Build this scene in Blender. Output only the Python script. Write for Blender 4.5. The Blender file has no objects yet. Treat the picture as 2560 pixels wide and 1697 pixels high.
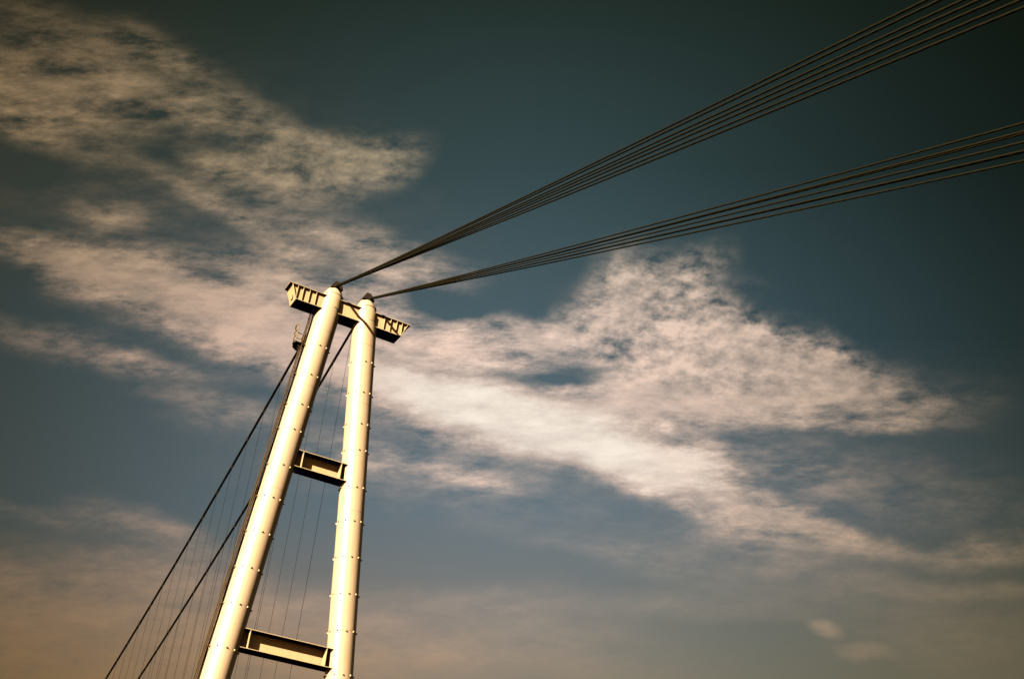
import bpy, bmesh, math, random
from mathutils import Vector, Matrix

random.seed(4)
scene = bpy.context.scene
COL = scene.collection

# ------------------------------------------------------------------ camera
EYE = 1.6                                   # eye height above the ground
cam_data = bpy.data.cameras.new("camera")
cam_data.lens = 41.13
cam_data.sensor_width = 36.0
cam_data.sensor_fit = 'HORIZONTAL'
cam_data.clip_start = 0.1
cam_data.clip_end = 6000.0
cam = bpy.data.objects.new("camera", cam_data)
COL.objects.link(cam)
FW = Vector((0.3828805, 0.7585301, 0.5272899)).normalized()
RT = Vector((0.8659397, -0.4935187, 0.0811648)).normalized()
UP = Vector((-0.3217933, -0.4255249, 0.8458000)).normalized()
rot = Matrix((RT, UP, -FW)).transposed().to_4x4()
cam.matrix_world = Matrix.Translation((-17.22823, -55.50848, EYE)) @ rot
scene.camera = cam

# ------------------------------------------------------------------ sun, exposure
EXPOSURE = 2.2
SUN_DIR = Vector((-1.6, -1.0, 0.95)).normalized()          # towards the sun
sun_data = bpy.data.lights.new("sun", 'SUN')
sun_data.energy = 5.0
sun_data.angle = math.radians(0.5)
sun_data.color = (1.0, 0.87, 0.66)
sun = bpy.data.objects.new("sun", sun_data)
COL.objects.link(sun)
sun.rotation_euler = (-SUN_DIR).to_track_quat('-Z', 'Y').to_euler()
SUN_ELEV = math.asin(SUN_DIR.z)
SUN_ROT = math.atan2(SUN_DIR.x, SUN_DIR.y)

scene.view_settings.view_transform = 'Standard'
scene.view_settings.look = 'None'
scene.view_settings.exposure = EXPOSURE
scene.view_settings.gamma = 1.0
scene.render.engine = 'CYCLES'
scene.cycles.max_bounces = 4
scene.cycles.diffuse_bounces = 0
scene.cycles.glossy_bounces = 0

# ------------------------------------------------------------------ sky
world = bpy.data.worlds.new("World")
scene.world = world
world.use_nodes = True
wt = world.node_tree
wt.nodes.clear()
WN, WL = wt.nodes, wt.links


def srgb(c):
    out = []
    for v in c:
        v = v / 255.0
        out.append(v / 12.92 if v <= 0.04045 else ((v + 0.055) / 1.055) ** 2.4)
    return out


def setin(sock, v):
    if isinstance(v, bpy.types.NodeSocket):
        WL.new(v, sock)
    else:
        sock.default_value = v


def m(op, a, b=0.0, c=None, clamp=False):
    n = WN.new('ShaderNodeMath'); n.operation = op; n.use_clamp = clamp
    setin(n.inputs[0], a); setin(n.inputs[1], b)
    if c is not None:
        setin(n.inputs[2], c)
    return n.outputs[0]


def vdot(a, vec):
    n = WN.new('ShaderNodeVectorMath'); n.operation = 'DOT_PRODUCT'
    WL.new(a, n.inputs[0]); n.inputs[1].default_value = vec
    return n.outputs['Value']


def vadd(a, b):
    n = WN.new('ShaderNodeVectorMath'); n.operation = 'ADD'
    setin(n.inputs[0], a); setin(n.inputs[1], b)
    return n.outputs[0]


def vscale(a, s):
    n = WN.new('ShaderNodeVectorMath'); n.operation = 'SCALE'
    setin(n.inputs[0], a); n.inputs['Scale'].default_value = s
    return n.outputs[0]


def mrange(v, a, b, c=0.0, d=1.0, smooth=True):
    n = WN.new('ShaderNodeMapRange')
    n.interpolation_type = 'SMOOTHSTEP' if smooth else 'LINEAR'
    setin(n.inputs[0], v)
    for i, x in enumerate((a, b, c, d)):
        n.inputs[i + 1].default_value = x
    return n.outputs[0]


def noise(vec, scale, detail=5.0, rough=0.55, color=False, dist=0.0, lac=2.0):
    n = WN.new('ShaderNodeTexNoise')
    n.noise_dimensions = '2D' if False else '3D'
    WL.new(vec, n.inputs['Vector'])
    n.inputs['Scale'].default_value = scale
    n.inputs['Detail'].default_value = detail
    n.inputs['Roughness'].default_value = rough
    n.inputs['Lacunarity'].default_value = lac
    n.inputs['Distortion'].default_value = dist
    return n.outputs['Color'] if color else n.outputs['Fac']


def mixc(f, a, b):
    n = WN.new('ShaderNodeMix'); n.data_type = 'RGBA'
    setin(n.inputs['Factor'], f)
    setin(n.inputs[6], a); setin(n.inputs[7], b)
    return n.outputs[2]


def mapping(vec, loc=(0, 0), rotdeg=0.0, scale=(1, 1), kind='POINT'):
    n = WN.new('ShaderNodeMapping'); n.vector_type = kind
    WL.new(vec, n.inputs['Vector'])
    n.inputs['Location'].default_value = (loc[0], loc[1], 0)
    n.inputs['Rotation'].default_value = (0, 0, math.radians(rotdeg))
    n.inputs['Scale'].default_value = (scale[0], scale[1], 1)
    return n.outputs[0]


tc = WN.new('ShaderNodeTexCoord')
DIR = tc.outputs['Generated']
# The cloud sheet is laid on a plane tangent to the sky at a fixed compass
# direction (azimuth 27 deg east of the bridge axis, 32 deg up).
SKY_Z, SKY_X, SKY_Y = tuple(FW), tuple(RT), tuple(-UP)
dz = vdot(DIR, SKY_Z)
dzc = m('MAXIMUM', dz, 0.12)
K = 2.702
U = m('ADD', m('MULTIPLY', m('DIVIDE', vdot(DIR, SKY_X), dzc), K), 1.1825)
V = m('ADD', m('MULTIPLY', m('DIVIDE', vdot(DIR, SKY_Y), dzc), K), 0.784)
cmb = WN.new('ShaderNodeCombineXYZ')
WL.new(U, cmb.inputs[0]); WL.new(V, cmb.inputs[1])
P0 = cmb.outputs[0]

# clear sky: deep teal overhead and to the right, paler and warmer low down
ROWS = [
    (0.00, [(40, 42, 32), (33, 44, 38), (38, 52, 48), (28, 40, 34), (13, 17, 9)]),
    (0.39, [(52, 56, 48), (50, 62, 60), (58, 78, 82), (38, 54, 54), (17, 26, 21)]),
    (0.78, [(52, 60, 55), (76, 93, 100), (80, 101, 109), (58, 79, 86), (29, 39, 35)]),
    (1.18, [(62, 68, 62), (94, 108, 115), (106, 122, 131), (99, 111, 117), (48, 58, 52)]),
    (1.57, [(98, 84, 58), (142, 122, 102), (138, 132, 122), (112, 112, 97), (96, 88, 66)]),
]


def ramp(cols):
    n = WN.new('ShaderNodeValToRGB')
    WL.new(m('DIVIDE', U, 2.365, clamp=True), n.inputs[0])
    cr = n.color_ramp
    cr.interpolation = 'B_SPLINE'
    while len(cr.elements) < 5:
        cr.elements.new(0.5)
    for i, c in enumerate(cols):
        e = cr.elements[i]
        e.position = i / 4
        e.color = (*srgb(c), 1)
    return n.outputs['Color']


clear = ramp(ROWS[0][1])
for i in range(1, 5):
    f = mrange(V, ROWS[i - 1][0], ROWS[i][0], smooth=False)
    clear = mixc(f, clear, ramp(ROWS[i][1]))

# lit cloud colour over the same field
CROWS = [
    (0.00, [(128, 104, 74), (112, 98, 76), (120, 118, 100), (90, 95, 80), (40, 42, 30)]),
    (0.39, [(162, 134, 100), (164, 144, 114), (170, 157, 134), (150, 145, 130), (70, 72, 60)]),
    (0.78, [(136, 115, 96), (226, 192, 170), (250, 220, 202), (230, 202, 182), (100, 92, 76)]),
    (1.18, [(128, 108, 88), (200, 170, 150), (248, 218, 200), (218, 188, 166), (155, 130, 98)]),
    (1.57, [(126, 96, 60), (172, 136, 98), (174, 148, 122), (146, 130, 108), (124, 104, 74)]),
]
ccol = ramp(CROWS[0][1])
for i in range(1, 5):
    f = mrange(V, CROWS[i - 1][0], CROWS[i][0], smooth=False)
    ccol = mixc(f, ccol, ramp(CROWS[i][1]))

# ---- cloud masses (centre, half size, tilt in degrees, weight)
w1 = vscale(vadd(noise(P0, 2.3, 3, 0.5, color=True), (-0.5, -0.5, -0.5)), 0.12)
w2 = vscale(vadd(noise(P0, 8.0, 4, 0.6, color=True), (-0.5, -0.5, -0.5)), 0.05)
PW = vadd(vadd(P0, w1), w2)
BLOBS = [
    # upper left bank
    (.05, .25, .16, .07, 10, .42),
    (.40, .38, .60, .30, 18, .13), (.15, .09, .26, .08, 14, .45), (.16, .20, .26, .065, 12, .68),
    (.10, .22, .12, .05, 8, .35), (.36, .13, .14, .045, 20, .45), (.42, .255, .18, .04, 15, .55),
    (.56, .25, .20, .045, 26, .32), (.60, .35, .14, .05, -10, .50), (.76, .38, .13, .06, -18, .62),
    (.885, .385, .10, .06, -22, .80), (.63, .42, .18, .05, 14, .45), (.68, .31, .18, .035, 30, .28),
    (.10, .31, .20, .04, 15, .28), (.27, .30, .20, .035, 15, .22), (.55, .49, .26, .028, 30, .45),
    (.25, .50, .10, .035, 4, .42), (.82, .565, .24, .05, 20, .55), (.96, .61, .16, .04, 8, .42),
    (.07, .565, .15, .045, 22, .40), (.16, .615, .15, .04, 15, .38), (.37, .35, .10, .04, 20, -.25),
    (.06, .385, .14, .035, 5, -.22), (.66, .54, .10, .02, 25, -.20),
    # main diagonal band
    (.30, .635, .22, .075, 12, .85), (.60, .615, .12, .065, -5, .70), (.42, .72, .32, .08, 18, .85),
    (.62, .71, .24, .11, 15, .85), (.68, .82, .24, .08, 18, .85), (.49, .635, .07, .030, 20, -.50),
    (.88, .68, .10, .06, 20, .55), (.14, .79, .22, .04, 12, .42), (.32, .85, .22, .03, 8, .42),
    (.48, .93, .20, .03, 10, .30), (.55, .98, .18, .03, 5, .25),
    (.90, .82, .24, .11, 15, .80), (.98, .93, .26, .08, 16, .95), (1.06, .80, .20, .05, 12, .65),
    (1.18, .76, .20, .035, 10, .45), (1.04, .70, .09, .035, 20, -.35),
    (1.20, .965, .34, .075, 12, 1.15), (1.40, 1.025, .24, .070, 15, 1.15), (1.34, .92, .22, .035, 6, .60),
    (1.22, .862, .26, .016, 2, -.30), (1.36, .842, .20, .016, -4, -.30), (1.30, .855, .12, .012, 8, -.30), (1.44, .80, .05, .018, 10, -.30),
    (1.52, 1.085, .18, .070, 22, .75), (1.62, 1.06, .10, .05, 30, .40), (1.66, 1.16, .22, .050, 20, .62),
    (1.82, 1.21, .22, .045, 14, .65), (1.98, 1.24, .20, .032, 12, .42), (1.72, 1.25, .14, .03, 10, .35),
    (2.28, 1.27, .13, .04, -8, .60), (2.25, 1.36, .20, .025, 0, .30),
    # dappled bank on the right
    (1.51, .62, .13, .07, 10, .62), (1.62, .60, .08, .05, -30, .35), (1.43, .69, .10, .08, -20, .60),
    (1.31, .75, .20, .04, -18, .50), (1.55, .75, .22, .11, 10, .60), (1.71, .74, .14, .09, 30, .50),
    (1.23, .77, .16, .03, 8, .45), (1.65, .86, .30, .10, 10, .78), (1.45, .92, .24, .055, 4, .80),
    (1.81, .84, .16, .09, 25, .55), (1.73, .95, .34, .050, 2, .75), (1.95, .89, .16, .07, 20, .50),
    (2.02, .99, .20, .022, 0, .35), (2.10, .93, .12, .04, 10, .22), (1.93, 1.00, .16, .02, -3, .3),
    (1.79, 1.10, .16, .012, -5, .2),
    (1.74, .70, .12, .04, 25, -.30), (1.45, .62, .05, .05, 0, .25), (1.84, .78, .08, .03, 25, -.22),
    # low veils
    (1.10, 1.11, .09, .022, 8, .30), (.96, 1.08, .26, .04, 5, .28), (.12, 1.20, .26, .03, 12, .25),
    (.38, 1.24, .22, .045, 20, .42), (.10, 1.42, .42, .14, 4, .95), (.40, 1.33, .22, .04, 15, .35),
    (.62, 1.46, .34, .11, 5, .65), (1.10, 1.42, .45, .07, 3, .35), (1.05, 1.54, .60, .08, 0, .55),
    (1.90, 1.45, .042, .022, 20, 1.0), (2.00, 1.51, .07, .022, 5, .75), (2.05, 1.12, .45, .10, 10, .20), (1.90, 1.33, .50, .10, 8, .34), (2.10, .93, .24, .07, 5, .28), (1.70, 1.08, .34, .08, 12, .17), (1.28, .85, .34, .08, 0, .30), (1.00, 1.08, .5, .12, 5, .22), (.40, .40, .70, .20, 18, .05), (2.20, 1.48, .30, .08, 0, .32),
    (1.62, 1.40, .26, .03, 4, .22), (.30, 1.55, .50, .06, 0, .5), (1.42, 1.29, .30, .03, 14, .15),
]
S = None
for bi, (bx, by, rx, ry, ang, amp) in enumerate(BLOBS):
    if bi % 25 == 24:      # chain the sum in stages so the shader stays small enough to compile
        PW = vadd(PW, vscale(S, 1e-7))
    mp = mapping(PW, (bx, by), ang, (rx * 1.5, ry * 1.5), 'TEXTURE')
    ln = WN.new('ShaderNodeVectorMath'); ln.operation = 'LENGTH'
    WL.new(mp, ln.inputs[0])
    v = mrange(ln.outputs['Value'], 1.0, 0.0, 0.0, amp)
    S = v if S is None else m('ADD', S, v)
RAW = m('MAXIMUM', S, 0.0)
S = m('MULTIPLY', m('SUBTRACT', 1.0, m('POWER', 0.25, m('POWER', RAW, 1.15))), 1.0)   # overlapping sheets thicken and level off


# ---- cloud texture: drawn-out streaks on the left, ripples and puffs on the right
def ell(cx, cy, rx, ry, rot):
    mp_ = mapping(PW, (cx, cy), rot, (rx, ry), 'TEXTURE')
    l_ = WN.new('ShaderNodeVectorMath'); l_.operation = 'LENGTH'; WL.new(mp_, l_.inputs[0])
    return mrange(l_.outputs['Value'], 1.0, 0.4)


def nz(vec, scale, detail, rough, gain):
    return m('MULTIPLY', m('SUBTRACT', noise(vec, scale, detail, rough), 0.5), gain)


patch = nz(mapping(P0, (3.1, 1.7), rotdeg=-18, scale=(1.0, 2.0)), 5.0, 4, 0.58, 4.6)
streak = nz(mapping(P0, (1.3, 0.2), rotdeg=-20, scale=(1.0, 3.2)), 6.5, 12, 0.73, 5.0)
wisps = nz(mapping(P0, (0.7, 0.9), rotdeg=28, scale=(1.0, 3.0)), 8.0, 9, 0.66, 3.6)
streak = m('ADD', streak, m('MULTIPLY', wisps, 0.6))
puffs = nz(mapping(P0, (0.4, 2.2), rotdeg=62, scale=(1.0, 1.7)), 21.0, 9, 0.64, 5.4)
puff = m('MAXIMUM', ell(1.68, .74, .66, .25, 10), m('MULTIPLY', ell(.78, .38, .36, .14, 10), 0.7))
mixf = WN.new('ShaderNodeMix'); mixf.data_type = 'FLOAT'
WL.new(m('MULTIPLY', puff, 0.85), mixf.inputs[0]); WL.new(streak, mixf.inputs[2]); WL.new(puffs, mixf.inputs[3])
T = m('ADD', mixf.outputs[0], m('MULTIPLY', patch, 0.60))
# the veils near the horizon are smooth
T = m('MULTIPLY', T, mrange(V, 1.15, 1.4, 1.0, 0.40))
core = m('MAXIMUM', ell(1.22, .98, .50, .13, 15), m('MULTIPLY', ell(1.50, 1.06, .26, .12, 20), 0.5))
T = m('MULTIPLY', T, m('SUBTRACT', 1.0, m('MULTIPLY', core, 0.5)))
excess = m('MAXIMUM', m('SUBTRACT', S, 0.62), 0.0)
amp_t = m('MULTIPLY', m('MINIMUM', S, 0.62), m('SUBTRACT', 1.0, m('MULTIPLY', excess, 2.0)))
dens = m('ADD', S, m('MULTIPLY', amp_t, m('MULTIPLY', T, 1.05)))
dens = m('POWER', mrange(dens, 0.0, 1.08, smooth=False), 1.28)
bright = m('MULTIPLY', core, mrange(dens, 0.45, 0.95))
ccol2 = mixc(m('MULTIPLY', bright, 0.95), ccol, (*srgb((255, 242, 226)), 1))
skycol = mixc(dens, clear, ccol2)

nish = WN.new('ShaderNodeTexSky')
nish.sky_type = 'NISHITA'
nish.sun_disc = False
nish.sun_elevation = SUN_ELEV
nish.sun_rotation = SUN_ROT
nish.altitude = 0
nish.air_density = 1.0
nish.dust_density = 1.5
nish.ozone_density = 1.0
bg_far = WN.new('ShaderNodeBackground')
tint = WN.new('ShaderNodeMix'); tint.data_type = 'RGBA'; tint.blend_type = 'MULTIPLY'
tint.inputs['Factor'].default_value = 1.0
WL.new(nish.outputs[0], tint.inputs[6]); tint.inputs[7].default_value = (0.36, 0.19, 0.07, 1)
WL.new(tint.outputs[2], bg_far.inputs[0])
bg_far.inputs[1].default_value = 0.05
bg_near = WN.new('ShaderNodeBackground')
WL.new(skycol, bg_near.inputs[0])
bg_near.inputs[1].default_value = 2.0 ** (-EXPOSURE)
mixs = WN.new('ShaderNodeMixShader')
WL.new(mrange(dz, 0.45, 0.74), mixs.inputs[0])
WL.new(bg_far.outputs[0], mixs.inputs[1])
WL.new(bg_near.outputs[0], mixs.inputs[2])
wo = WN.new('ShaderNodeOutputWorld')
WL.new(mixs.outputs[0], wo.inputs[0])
world.cycles.sampling_method = 'MANUAL'
world.cycles.sample_map_resolution = 512


# ------------------------------------------------------------------ materials
def paint(name, base, dirt, rough=0.42, scale=1.3, amount=0.35, metallic=0.0, bump=0.02, streaks=True):
    mt = bpy.data.materials.new(name)
    mt.use_nodes = True
    nt = mt.node_tree
    N, L = nt.nodes, nt.links
    bs = N['Principled BSDF']
    t = N.new('ShaderNodeTexCoord')
    mp = N.new('ShaderNodeMapping')
    mp.inputs['Scale'].default_value = (1, 1, 0.22 if streaks else 1)
    L.new(t.outputs['Object'], mp.inputs[0])
    n1 = N.new('ShaderNodeTexNoise'); n1.inputs['Scale'].default_value = scale * 3
    n1.inputs['Detail'].default_value = 8; n1.inputs['Roughness'].default_value = 0.65
    L.new(mp.outputs[0], n1.inputs['Vector'])
    r = N.new('ShaderNodeMapRange')
    r.inputs[1].default_value = 0.45; r.inputs[2].default_value = 0.8
    r.inputs[3].default_value = 0; r.inputs[4].default_value = amount
    L.new(n1.outputs['Fac'], r.inputs[0])
    mx = N.new('ShaderNodeMix'); mx.data_type = 'RGBA'
    L.new(r.outputs[0], mx.inputs['Factor'])
    mx.inputs[6].default_value = (*base, 1); mx.inputs[7].default_value = (*dirt, 1)
    L.new(mx.outputs[2], bs.inputs['Base Color'])
    bs.inputs['Roughness'].default_value = rough
    bs.inputs['Metallic'].default_value = metallic
    bs.inputs['Specular IOR Level'].default_value = 0.5 if rough < 0.5 else 0.1
    n2 = N.new('ShaderNodeTexNoise'); n2.inputs['Scale'].default_value = 22
    n2.inputs['Detail'].default_value = 4
    L.new(t.outputs['Object'], n2.inputs['Vector'])
    b = N.new('ShaderNodeBump'); b.inputs['Strength'].default_value = 0.25
    b.inputs['Distance'].default_value = bump
    L.new(n2.outputs['Fac'], b.inputs['Height'])
    L.new(b.outputs[0], bs.inputs['Normal'])
    return mt


CREAM = paint('cream_paint', (0.36, 0.25, 0.152), (0.23, 0.14, 0.07))
CREAM_B = paint('cream_beam_paint', (0.37, 0.262, 0.135), (0.20, 0.125, 0.055), amount=0.4)
RUST = paint('weathered_steel', (0.048, 0.028, 0.009), (0.008, 0.004, 0.001), 0.8, amount=0.6)
RAIL = paint('railing_paint', (0.17, 0.11, 0.035), (0.06, 0.035, 0.012), 0.7)
DARK = paint('dark_brown_steel', (0.012, 0.006, 0.002), (0.005, 0.003, 0.001), 0.9, amount=0.5)
CLAMP = paint('clamp_steel', (0.014, 0.009, 0.003), (0.006, 0.004, 0.001), 0.8)


def wire_material(name, base, rough, twist):
    mt = bpy.data.materials.new(name)
    mt.use_nodes = True
    nt = mt.node_tree
    N, L = nt.nodes, nt.links
    bs = N['Principled BSDF']
    uv = N.new('ShaderNodeUVMap')
    sp = N.new('ShaderNodeSeparateXYZ'); L.new(uv.outputs[0], sp.inputs[0])
    a = N.new('ShaderNodeMath'); a.operation = 'MULTIPLY_ADD'
    L.new(sp.outputs[0], a.inputs[0]); a.inputs[1].default_value = 6 * 2 * math.pi
    c = N.new('ShaderNodeMath'); c.operation = 'MULTIPLY'
    L.new(sp.outputs[1], c.inputs[0]); c.inputs[1].default_value = twist
    L.new(c.outputs[0], a.inputs[2])
    s = N.new('ShaderNodeMath'); s.operation = 'SINE'; L.new(a.outputs[0], s.inputs[0])
    b = N.new('ShaderNodeBump'); b.inputs['Strength'].default_value = 0.9
    b.inputs['Distance'].default_value = 0.002
    L.new(s.outputs[0], b.inputs['Height']); L.new(b.outputs[0], bs.inputs['Normal'])
    r = N.new('ShaderNodeMapRange'); r.inputs[1].default_value = -1; r.inputs[2].default_value = 0.2
    L.new(s.outputs[0], r.inputs[0])
    mx = N.new('ShaderNodeMix'); mx.data_type = 'RGBA'
    L.new(r.outputs[0], mx.inputs['Factor'])
    mx.inputs[6].default_value = (*(x * 0.6 for x in base), 1)
    mx.inputs[7].default_value = (*base, 1)
    L.new(mx.outputs[2], bs.inputs['Base Color'])
    bs.inputs['Roughness'].default_value = rough
    bs.inputs['Specular IOR Level'].default_value = 0.06
    return mt


STRAND = wire_material('brown_strand_wire', (0.0078, 0.0058, 0.0013), 0.9, 14.0)
CABLE = wire_material('dark_cable_wire', (0.0022, 0.0012, 0.0004), 0.9, 12.0)
HANGER = wire_material('hanger_wire', (0.006, 0.005, 0.003), 0.9, 20.0)

gm = bpy.data.materials.new('dry_grass_ground')
gm.use_nodes = True
gN, gL = gm.node_tree.nodes, gm.node_tree.links
gb = gN['Principled BSDF']; gb.inputs['Roughness'].default_value = 0.95
gt = gN.new('ShaderNodeTexCoord')
g1 = gN.new('ShaderNodeTexNoise'); g1.inputs['Scale'].default_value = 0.15; g1.inputs['Detail'].default_value = 12
gL.new(gt.outputs['Object'], g1.inputs['Vector'])
gr = gN.new('ShaderNodeValToRGB')
gr.color_ramp.elements[0].position = 0.35; gr.color_ramp.elements[0].color = (0.012, 0.012, 0.004, 1)
gr.color_ramp.elements[1].position = 0.7; gr.color_ramp.elements[1].color = (0.035, 0.025, 0.010, 1)
gL.new(g1.outputs['Fac'], gr.inputs[0]); gL.new(gr.outputs[0], gb.inputs['Base Color'])


# ------------------------------------------------------------------ mesh helpers
def link(name, bm, mat, parent=None, smooth=None):
    me = bpy.data.meshes.new(name)
    bmesh.ops.recalc_face_normals(bm, faces=bm.faces)
    bm.to_mesh(me); bm.free()
    me.materials.append(mat)
    if smooth is not None:
        for p in me.polygons:
            p.use_smooth = True
        try:
            me.set_sharp_from_angle(angle=math.radians(smooth))
        except Exception:
            pass
    o = bpy.data.objects.new(name, me)
    COL.objects.link(o)
    if parent:
        o.parent = parent
    return o


def box(bm, x0, x1, y0, y1, z0, z1, bevel=0.0):
    vs = [bm.verts.new((x, y, z)) for z in (z0, z1) for x, y in ((x0, y0), (x1, y0), (x1, y1), (x0, y1))]
    for f in ((0, 3, 2, 1), (4, 5, 6, 7), (0, 1, 5, 4), (1, 2, 6, 5), (2, 3, 7, 6), (3, 0, 4, 7)):
        bm.faces.new([vs[i] for i in f])


def hexa(bm, pts):
    """eight corners: four below, four above"""
    vs = [bm.verts.new(p) for p in pts]
    for f in ((0, 3, 2, 1), (4, 5, 6, 7), (0, 1, 5, 4), (1, 2, 6, 5), (2, 3, 7, 6), (3, 0, 4, 7)):
        bm.faces.new([vs[i] for i in f])


def frame_of(t):
    t = t.normalized()
    a = Vector((1, 0, 0)) if abs(t.x) < 0.8 else Vector((0, 0, 1))
    e1 = (a - t * a.dot(t)).normalized()
    e2 = t.cross(e1)
    return e1, e2


def tube(bm, pts, radii, seg=16, cap=True, uvs=False):
    if not hasattr(radii, '__len__'):
        radii = [radii] * len(pts)
    rings = []
    lens = [0.0]
    for i in range(1, len(pts)):
        lens.append(lens[-1] + (pts[i] - pts[i - 1]).length)
    for i, p in enumerate(pts):
        t = pts[min(i + 1, len(pts) - 1)] - pts[max(i - 1, 0)]
        e1, e2 = frame_of(t)
        rings.append([bm.verts.new(p + (e1 * math.cos(2 * math.pi * k / seg) + e2 * math.sin(2 * math.pi * k / seg)) * radii[i])
                      for k in range(seg)])
    uvl = bm.loops.layers.uv.verify() if uvs else None
    for i in range(len(rings) - 1):
        for k in range(seg):
            f = bm.faces.new((rings[i][k], rings[i][(k + 1) % seg], rings[i + 1][(k + 1) % seg], rings[i + 1][k]))
            if uvs:
                for lp, uvv in zip(f.loops, ((k / seg, lens[i]), ((k + 1) / seg, lens[i]), ((k + 1) / seg, lens[i + 1]), (k / seg, lens[i + 1]))):
                    lp[uvl].uv = uvv
    if cap:
        bm.faces.new(rings[0]); bm.faces.new(rings[-1])


def thing(name, label, cat, loc=(0, 0, 0), group=None):
    o = bpy.data.objects.new(name, None)
    COL.objects.link(o)
    o.location = loc
    tagit(o, label, cat, group)
    return o


def tagit(o, label, cat, group=None):
    o['label'] = label
    o['category'] = cat
    if group:
        o['group'] = group


# ------------------------------------------------------------------ ground
bm = bmesh.new()
n = 24
ext = 3000
vs = [[bm.verts.new((-ext + 2 * ext * i / n, -ext + 2 * ext * j / n, 0)) for j in range(n + 1)] for i in range(n + 1)]
for i in range(n):
    for j in range(n):
        bm.faces.new((vs[i][j], vs[i + 1][j], vs[i + 1][j + 1], vs[i][j + 1]))
g = link('ground', bm, gm)
g['kind'] = 'structure'

# ------------------------------------------------------------------ tower
R = 0.70
S_TOP, SLOPE, Z_CAP = 1.1627, 0.0916, 35.695 + EYE


def sx(z):
    return S_TOP + SLOPE * (Z_CAP - z)


tower = thing('bridge_tower', 'tall cream-painted steel suspension bridge tower with two round leaning legs', 'bridge tower')
Z_RIM = 36.97 + EYE
ZT_LEG = 36.66 + EYE
TILT = math.atan(SLOPE)

studs_front = []
studs_rest = []
RING_Z = [33.22, 31.28, 29.36, 27.80, 25.65, 23.75, 21.80, 19.86, 17.95, 15.79, 13.9, 11.95, 9.95, 8.1, 5.9, 4.0, 2.0, 0.1]


def stud_bm(bm, sg, z, az):
    """short lug with a bolt head, sticking out of the shell"""
    c = Vector((sg * sx(z), 0, z))
    ax = Vector((-sg * SLOPE, 0, 1)).normalized()
    out = Vector((math.sin(az), -math.cos(az), 0))
    out = (out - ax * out.dot(ax)).normalized()
    side = ax.cross(out)
    a, b = c + out * (R - 0.02), c + out * (R + 0.055)
    h, w = 0.05, 0.03
    hexa(bm, [a - side * w - ax * h, a + side * w - ax * h, b + side * w * .8 - ax * h * .7, b - side * w * .8 - ax * h * .7,
              a - side * w + ax * h, a + side * w + ax * h, b + side * w * .8 + ax * h * .7, b - side * w * .8 + ax * h * .7])
    tube(bm, [b + out * 0.002, b + out * 0.02], 0.028, 8)


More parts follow.
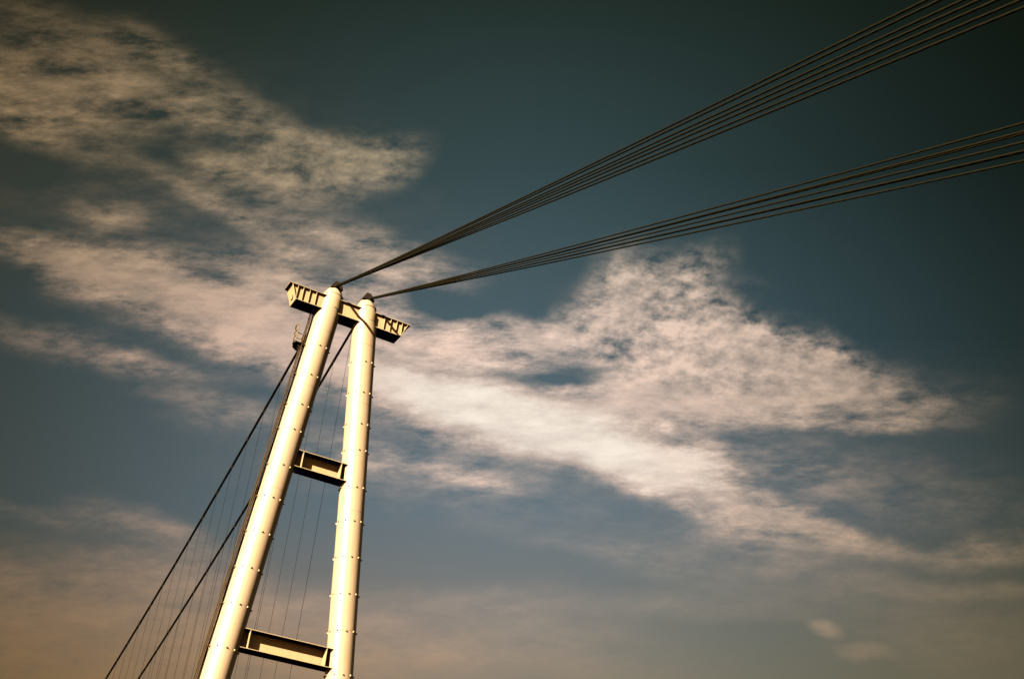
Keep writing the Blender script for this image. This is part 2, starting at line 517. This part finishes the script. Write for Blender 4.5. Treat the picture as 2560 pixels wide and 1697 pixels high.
for sg in (-1, 1):
    bm = bmesh.new()
    zs = [0.0, 3, 6, 9, 12, 15, 18, 21, 24, 27, 30, 33, 36, Z_CAP - 0.05, Z_CAP, Z_CAP + 0.0]
    prof = [(z, R) for z in zs[:-2]] + [(Z_CAP + 0.02, R), (Z_CAP + 0.04, R - 0.03), (ZT_LEG, R - 0.05),
                                        (Z_RIM - 0.06, 0.60), (Z_RIM - 0.05, 0.625), (Z_RIM, 0.625), (Z_RIM + 0.01, 0.57),
                                        (37.28 + EYE, 0.46), (37.45 + EYE, 0.36), (37.47 + EYE, 0.33)]
    tube(bm, [Vector((sg * sx(z), 0, z)) for z, r in prof], [r for z, r in prof], 72)
    leg = link('leg', bm, CREAM, tower, smooth=25)
    # weld seams between the shell sections
    for z in (6, 12, 18, 24.3, 30.6, 34.3):
        zz = z + EYE
        bm = bmesh.new()
        tube(bm, [Vector((sg * sx(zz - 0.012), 0, zz - 0.012)), Vector((sg * sx(zz + 0.012), 0, zz + 0.012))], R + 0.006, 72)
        link('weld_seam', bm, CREAM, leg, smooth=30)
    # inspection cover on the front at cap level
    bm = bmesh.new()
    x = sg * sx(36.2 + EYE)
    for k in range(6):
        a0 = math.radians(4 + k * 5.5); a1 = math.radians(4 + (k + 1) * 5.5)
        r0, r1 = R - 0.06, R - 0.018
        hexa(bm, [(x + r0 * math.sin(a0), -r0 * math.cos(a0), 35.95 + EYE), (x + r0 * math.sin(a1), -r0 * math.cos(a1), 35.95 + EYE),
                  (x + r1 * math.sin(a1), -r1 * math.cos(a1), 35.95 + EYE), (x + r1 * math.sin(a0), -r1 * math.cos(a0), 35.95 + EYE),
                  (x + r0 * math.sin(a0), -r0 * math.cos(a0), 36.55 + EYE), (x + r0 * math.sin(a1), -r0 * math.cos(a1), 36.55 + EYE),
                  (x + r1 * math.sin(a1), -r1 * math.cos(a1), 36.55 + EYE), (x + r1 * math.sin(a0), -r1 * math.cos(a0), 36.55 + EYE)])
    link('cover_plate', bm, CREAM_B, leg)
    rest = bmesh.new()
    for ri, zr in enumerate(RING_Z):
        for k in range(10):
            az = math.radians(-6 + 36 * k)
            deg = (-6 + 36 * k + 180) % 360 - 180
            if ri < 10 and -100 < deg + 17 < 100:
                b2 = bmesh.new()
                stud_bm(b2, sg, zr + EYE, az)
                link('stud', b2, CREAM_B, leg)
            else:
                stud_bm(rest, sg, zr + EYE, az)
    o = link('stud', rest, CREAM_B, leg)
    o['kind'] = 'stuff'
    # saddle housing on the head of the leg
    xs = sg * sx(37.5 + EYE)
    bm = bmesh.new()
    z0, z1, z2 = 37.40 + EYE, 37.62 + EYE, 37.98 + EYE
    hexa(bm, [(xs - .36, -.42, z0), (xs + .36, -.42, z0), (xs + .36, .42, z0), (xs - .36, .42, z0),
              (xs - .30, -.38, z1), (xs + .30, -.38, z1), (xs + .30, .38, z1), (xs - .30, .38, z1)])
    hexa(bm, [(xs - .298, -.378, z1 + .002), (xs + .298, -.378, z1 + .002), (xs + .298, .378, z1 + .002), (xs - .298, .378, z1 + .002),
              (xs - .11, -.22, z2), (xs + .13, -.22, z2), (xs + .13, .22, z2), (xs - .11, .22, z2)])
    sad = link('cable_saddle', bm, DARK, tower)
    # foot
    bm = bmesh.new()
    tube(bm, [Vector((sg * sx(0), 0, 0.0)), Vector((sg * sx(0), 0, 0.12))], R + 0.35, 48)
    link('base_plate', bm, CREAM_B, tower, smooth=30)


# ---- cross beams: I-section with stiffener plates
def cross_beam(zb, zt, g, stx):
    bm = bmesh.new()
    # web lies between the two legs, on the tower's centre plane
    t = 0.03
    xb, xt = sx(zb) - R + 0.10, sx(zt) - R + 0.10
    hexa(bm, [(-xb, -t / 2, zb + t), (xb, -t / 2, zb + t), (xb, t / 2, zb + t), (-xb, t / 2, zb + t),
              (-xt, -t / 2, zt - t), (xt, -t / 2, zt - t), (xt, t / 2, zt - t), (-xt, t / 2, zt - t)])
    beam = link('cross_beam', bm, CREAM_B, tower)
    for z, name in ((zt, 'top_flange'), (zb, 'bottom_flange')):
        b = bmesh.new()
        lo, hi = (z - t, z) if z == zt else (z, z + t - 0.0)
        if z == zt:
            lo, hi = zt - t + 0.001, zt
        else:
            lo, hi = zb, zb + t - 0.001
        s = sx(z)
        # ends follow the round shell
        n = 13
        ys = [-g + 2 * g * i / (n - 1) for i in range(n)]
        low = []; up = []
        edge = []
        for y in ys:
            edge.append((-(s - math.sqrt(R * R - y * y)) - 0.03, y))
        for y in reversed(ys):
            edge.append(((s - math.sqrt(R * R - y * y)) + 0.03, y))
        vl = [b.verts.new((x, y, lo)) for x, y in edge]
        vu = [b.verts.new((x, y, hi)) for x, y in edge]
        b.faces.new(vl); b.faces.new(list(reversed(vu)))
        for i in range(len(edge)):
            j = (i + 1) % len(edge)
            b.faces.new((vl[i], vl[j], vu[j], vu[i]))
        link(name, b, CREAM_B, beam)
    for x in (-stx, stx):
        for ys in (-1, 1):
            b = bmesh.new()
            y0, y1 = (-g + 0.01, -t / 2 - 0.001) if ys < 0 else (t / 2 + 0.001, g - 0.01)
            box(b, x - 0.012, x + 0.012, y0, y1, zb + t, zt - t)
            link('stiffener_plate', b, CREAM_B, beam)


cross_beam(25.873 + EYE, 26.850 + EYE, 0.462, 1.095)
cross_beam(16.010 + EYE, 16.973 + EYE, 0.462, 1.99)

# ---- cap beam: trapezoid web, flanges, ribs and end plates
ZB, ZT = 35.695 + EYE, 36.673 + EYE
LB, LT = 3.282, 3.790
DB, DT = 0.5176, 0.5042
t = 0.03
WY = 0.35                                    # the two webs stand just inside the flange edges
LE = LT - 0.15                               # the top flange oversails the sloping end plates


def cap_web(y):
    b = bmesh.new()
    hexa(b, [(-LB + .03, y - t / 2, ZB + t), (LB - .03, y - t / 2, ZB + t), (LB - .03, y + t / 2, ZB + t), (-LB + .03, y + t / 2, ZB + t),
             (-LE + .03, y - t / 2, ZT - t), (LE - .03, y - t / 2, ZT - t), (LE - .03, y + t / 2, ZT - t), (-LE + .03, y + t / 2, ZT - t)])
    return b


cap = link('cap_beam', cap_web(-WY), CREAM_B, tower)
link('back_web', cap_web(WY), CREAM_B, cap)
bm = bmesh.new(); box(bm, -LT, LT, -DT, DT, ZT - t + .001, ZT); link('top_flange', bm, CREAM_B, cap)
bm = bmesh.new(); box(bm, -LB, LB, -DB, DB, ZB, ZB + t - .001); link('bottom_flange', bm, CREAM_B, cap)
for s in (-1, 1):
    bm = bmesh.new()
    w = .025
    xa, xb_ = s * LB, s * LE
    ya, yb = -DB + .03, DB - .03
    hexa(bm, [(xa, ya, ZB + t), (xa - s * w, ya, ZB + t), (xa - s * w, yb, ZB + t), (xa, yb, ZB + t),
              (xb_, ya, ZT - t), (xb_ - s * w, ya, ZT - t), (xb_ - s * w, yb, ZT - t), (xb_, yb, ZT - t)])
    ep = link('end_plate', bm, CREAM_B, cap)
    # round manhole cover on the outer face
    bm = bmesh.new()
    mid = Vector((s * (LB + (LE - LB) * .42), 0, ZB + .42 * (ZT - ZB)))
    nrm = Vector((s * (ZT - ZB), 0, -(LE - LB))).normalized()
    tube(bm, [mid + nrm * .002, mid + nrm * .04], .22, 32)
    link('round_cover', bm, CREAM_B, ep, smooth=30)
    for x in (2.15, 2.545, 2.935, 3.27):
        for ya, yb in ((-WY - t / 2 - .115, -WY - t / 2 - .001), (WY + t / 2 + .001, WY + t / 2 + .115)):
            bm = bmesh.new()
            hexa(bm, [(s * x - .011, ya + (.03 if ya < 0 else 0), ZB + t), (s * x + .011, ya + (.03 if ya < 0 else 0), ZB + t),
                      (s * x + .011, yb, ZB + t), (s * x - .011, yb, ZB + t),
                      (s * x - .011, ya, ZT - t), (s * x + .011, ya, ZT - t), (s * x + .011, yb, ZT - t), (s * x - .011, yb, ZT - t)])
            link('rib', bm, CREAM_B, cap)

# ---- ladder up the outer side of the left leg
bm = bmesh.new()
lad_top, lad_bot = ZB - .02, 0.2
off = R + 0.21


def legpt(z, dx, y):
    return Vector((-sx(z) - dx, y, z))


rails = []
first = None
for y in (-.10, .26):
    bm = bmesh.new()
    tube(bm, [legpt(lad_bot, off, y), legpt(lad_top, off, y)], .030, 8)
    if first is None:
        ladder = link('ladder', bm, RUST, tower)
        first = True
    else:
        link('rail', bm, RUST, ladder)
bm = bmesh.new()
z = lad_bot + .2
while z < lad_top:
    tube(bm, [legpt(z, off, -.10), legpt(z, off, .26)], .014, 6)
    z += .30
o = link('rung', bm, RUST, ladder); o['kind'] = 'stuff'
for zr in RING_Z:
    zz = zr + EYE
    for y in (-.10, .26):
        bm = bmesh.new()
        tube(bm, [legpt(zz, R - .02, y * .8), legpt(zz, off + .02, y)], .028, 6)
        link('bracket', bm, RUST, ladder)
# conduit that runs beside the ladder
bm = bmesh.new()
pts = []
z = lad_bot
while z < lad_top:
    pts.append(legpt(z, R + .07 + .012 * math.sin(z * 1.9), .02 + .03 * math.sin(z * 1.1)))
    z += .5
tube(bm, pts, .05, 8)
link('conduit', bm, RUST, ladder, smooth=60)

# ---- landing on the ladder near the top
zf = 33.32 + EYE
s0 = sx(zf)
plan = [(-s0 - R - .10, -.14), (-s0 - R - .60, -.14), (-s0 - R - .66, .16), (-s0 - R - .56, .56), (-s0 - R - .32, .80), (-s0 - R - .05, .84)]
bm = bmesh.new()
vl = [bm.verts.new((x, y, zf - .05)) for x, y in plan]
vu = [bm.verts.new((x, y, zf)) for x, y in plan]
bm.faces.new(vl); bm.faces.new(list(reversed(vu)))
for i in range(len(plan)):
    j = (i + 1) % len(plan)
    bm.faces.new((vl[i], vl[j], vu[j], vu[i]))
plat = link('platform', bm, DARK, tower)
bm = bmesh.new()
a = Vector((-s0 - R + .02, .2, zf - .55)); b = Vector((-s0 - R - .5, .2, zf - .06))
tube(bm, [a, b], .03, 6)
tube(bm, [Vector((-s0 - R + .02, .0, zf - .50)), Vector((-s0 - R - .5, .0, zf - .06))], .03, 6)
link('bracket', bm, RUST, plat)
bm = bmesh.new()
zt_ = zf + 1.12
lean = -.02
for (x, y) in (plan[1], plan[3], plan[5]):
    tube(bm, [Vector((x, y, zf)), Vector((x + lean, y, zt_))], .026, 8)
for zz, rr in ((zt_, .030), (zf + .75, .02), (zf + .38, .02), (zf + .10, .03)):
    # smooth bend round the corner
    poly = plan[1:]
    tube(bm, [Vector((x + lean * (zz - zf), y, zz)) for x, y in poly], rr, 8)
link('railing', bm, RAIL, plat, smooth=60)

# ------------------------------------------------------------------ main cables over the span
ZS = 37.563 + EYE


def rear_z(y):
    return ZS - 0.405 * y + 0.001413 * y * y


XR = sx(ZT) + 0.062
Y_HANG = [2.05 + 2.58 * i for i in range(0, 28)]
ORD = ['first', 'second', 'third', 'fourth', 'fifth', 'sixth', 'seventh', 'eighth', 'ninth', 'tenth', 'eleventh', 'twelfth',
       'thirteenth', 'fourteenth', 'fifteenth', 'sixteenth', 'seventeenth', 'eighteenth', 'nineteenth', 'twentieth',
       'twenty-first', 'twenty-second', 'twenty-third', 'twenty-fourth', 'twenty-fifth', 'twenty-sixth', 'twenty-seventh',
       'twenty-eighth']
DECK_Z = 8.2
for sg, side in ((-1, 'left'), (1, 'right')):
    bm = bmesh.new()
    pts = [Vector((sg * XR, 0.0 + 143.0 * i / 90, rear_z(143.0 * i / 90))) for i in range(91)]
    tube(bm, pts, .078, 12, uvs=True)
    c = link('main_cable', bm, CABLE, smooth=60)
    tagit(c, 'thick dark main cable sloping down behind the %s tower leg' % side, 'cable', 'main cables over the span')
    for y in Y_HANG:
        bm = bmesh.new()
        tg = Vector((0, 1, -0.405 + 0.002826 * y)).normalized()
        p = Vector((sg * XR, y, rear_z(y)))
        tube(bm, [p - tg * .19, p - tg * .185, p + tg * .185, p + tg * .19], [.080, .088, .088, .080], 12)
        box(bm, p.x - .02, p.x + .02, y - .05, y + .05, p.z - .16, p.z - .05)
        link('cable_clamp', bm, CLAMP, c, smooth=40)
    for i, y in enumerate(Y_HANG):
        bm = bmesh.new()
        tube(bm, [Vector((sg * XR, y, DECK_Z)), Vector((sg * XR, y, rear_z(y) - .15))], 0.0100, 6, uvs=True)
        h = link('hanger_cable', bm, HANGER, smooth=60)
        tagit(h, 'thin vertical steel hanger, %s from the tower on the %s main cable' % (ORD[i], side),
              'hanger', 'hangers under the main cables')

# ------------------------------------------------------------------ strands down to the anchorage, in front
FX, FM, FS, YS = 0.03545, 0.43317, 0.000218, 0.288


def front_pt(sg, tt):
    return Vector((sg * (sx(ZT) + FX * tt), -tt - YS, ZS - FM * tt + FS * tt * tt))


for sg, side in ((-1, 'left'), (1, 'right')):
    b = thing('anchor_cable_bundle', '%s bundle of seven brown steel strands fanning out from the %s leg top' %
              ('upper' if sg < 0 else 'lower', side), 'cable bundle', tuple(front_pt(sg, 0)), 'bundles of anchor strands')
    base = front_pt(sg, 0)
    T = (front_pt(sg, 10) - base).normalized()
    e1 = (Vector((1, 0, 0)) - T * T.x).normalized()
    e2 = T.cross(e1)
    if e2.z < 0:
        e2 = -e2
    for k in range(7):
        pts = []
        n = 60
        for i in range(n + 1):
            tt = 92.0 * i / n
            a = math.sqrt(0.050 ** 2 + (0.0104 * tt) ** 2) if k < 6 else 0.0
            th = math.radians(60 * k)
            p = front_pt(sg, tt) + (e1 * math.cos(th) + e2 * math.sin(th)) * a
            if p.z < 0:
                break
            pts.append(p - base)
        bm = bmesh.new()
        tube(bm, pts, .031, 10, uvs=True)
        link('strand', bm, STRAND, b, smooth=60)
    bm = bmesh.new()
    tube(bm, [-T * .25, T * .02, T * .30, T * .34], [.13, .11, .085, .08], 16)
    link('socket', bm, DARK, b, smooth=40)
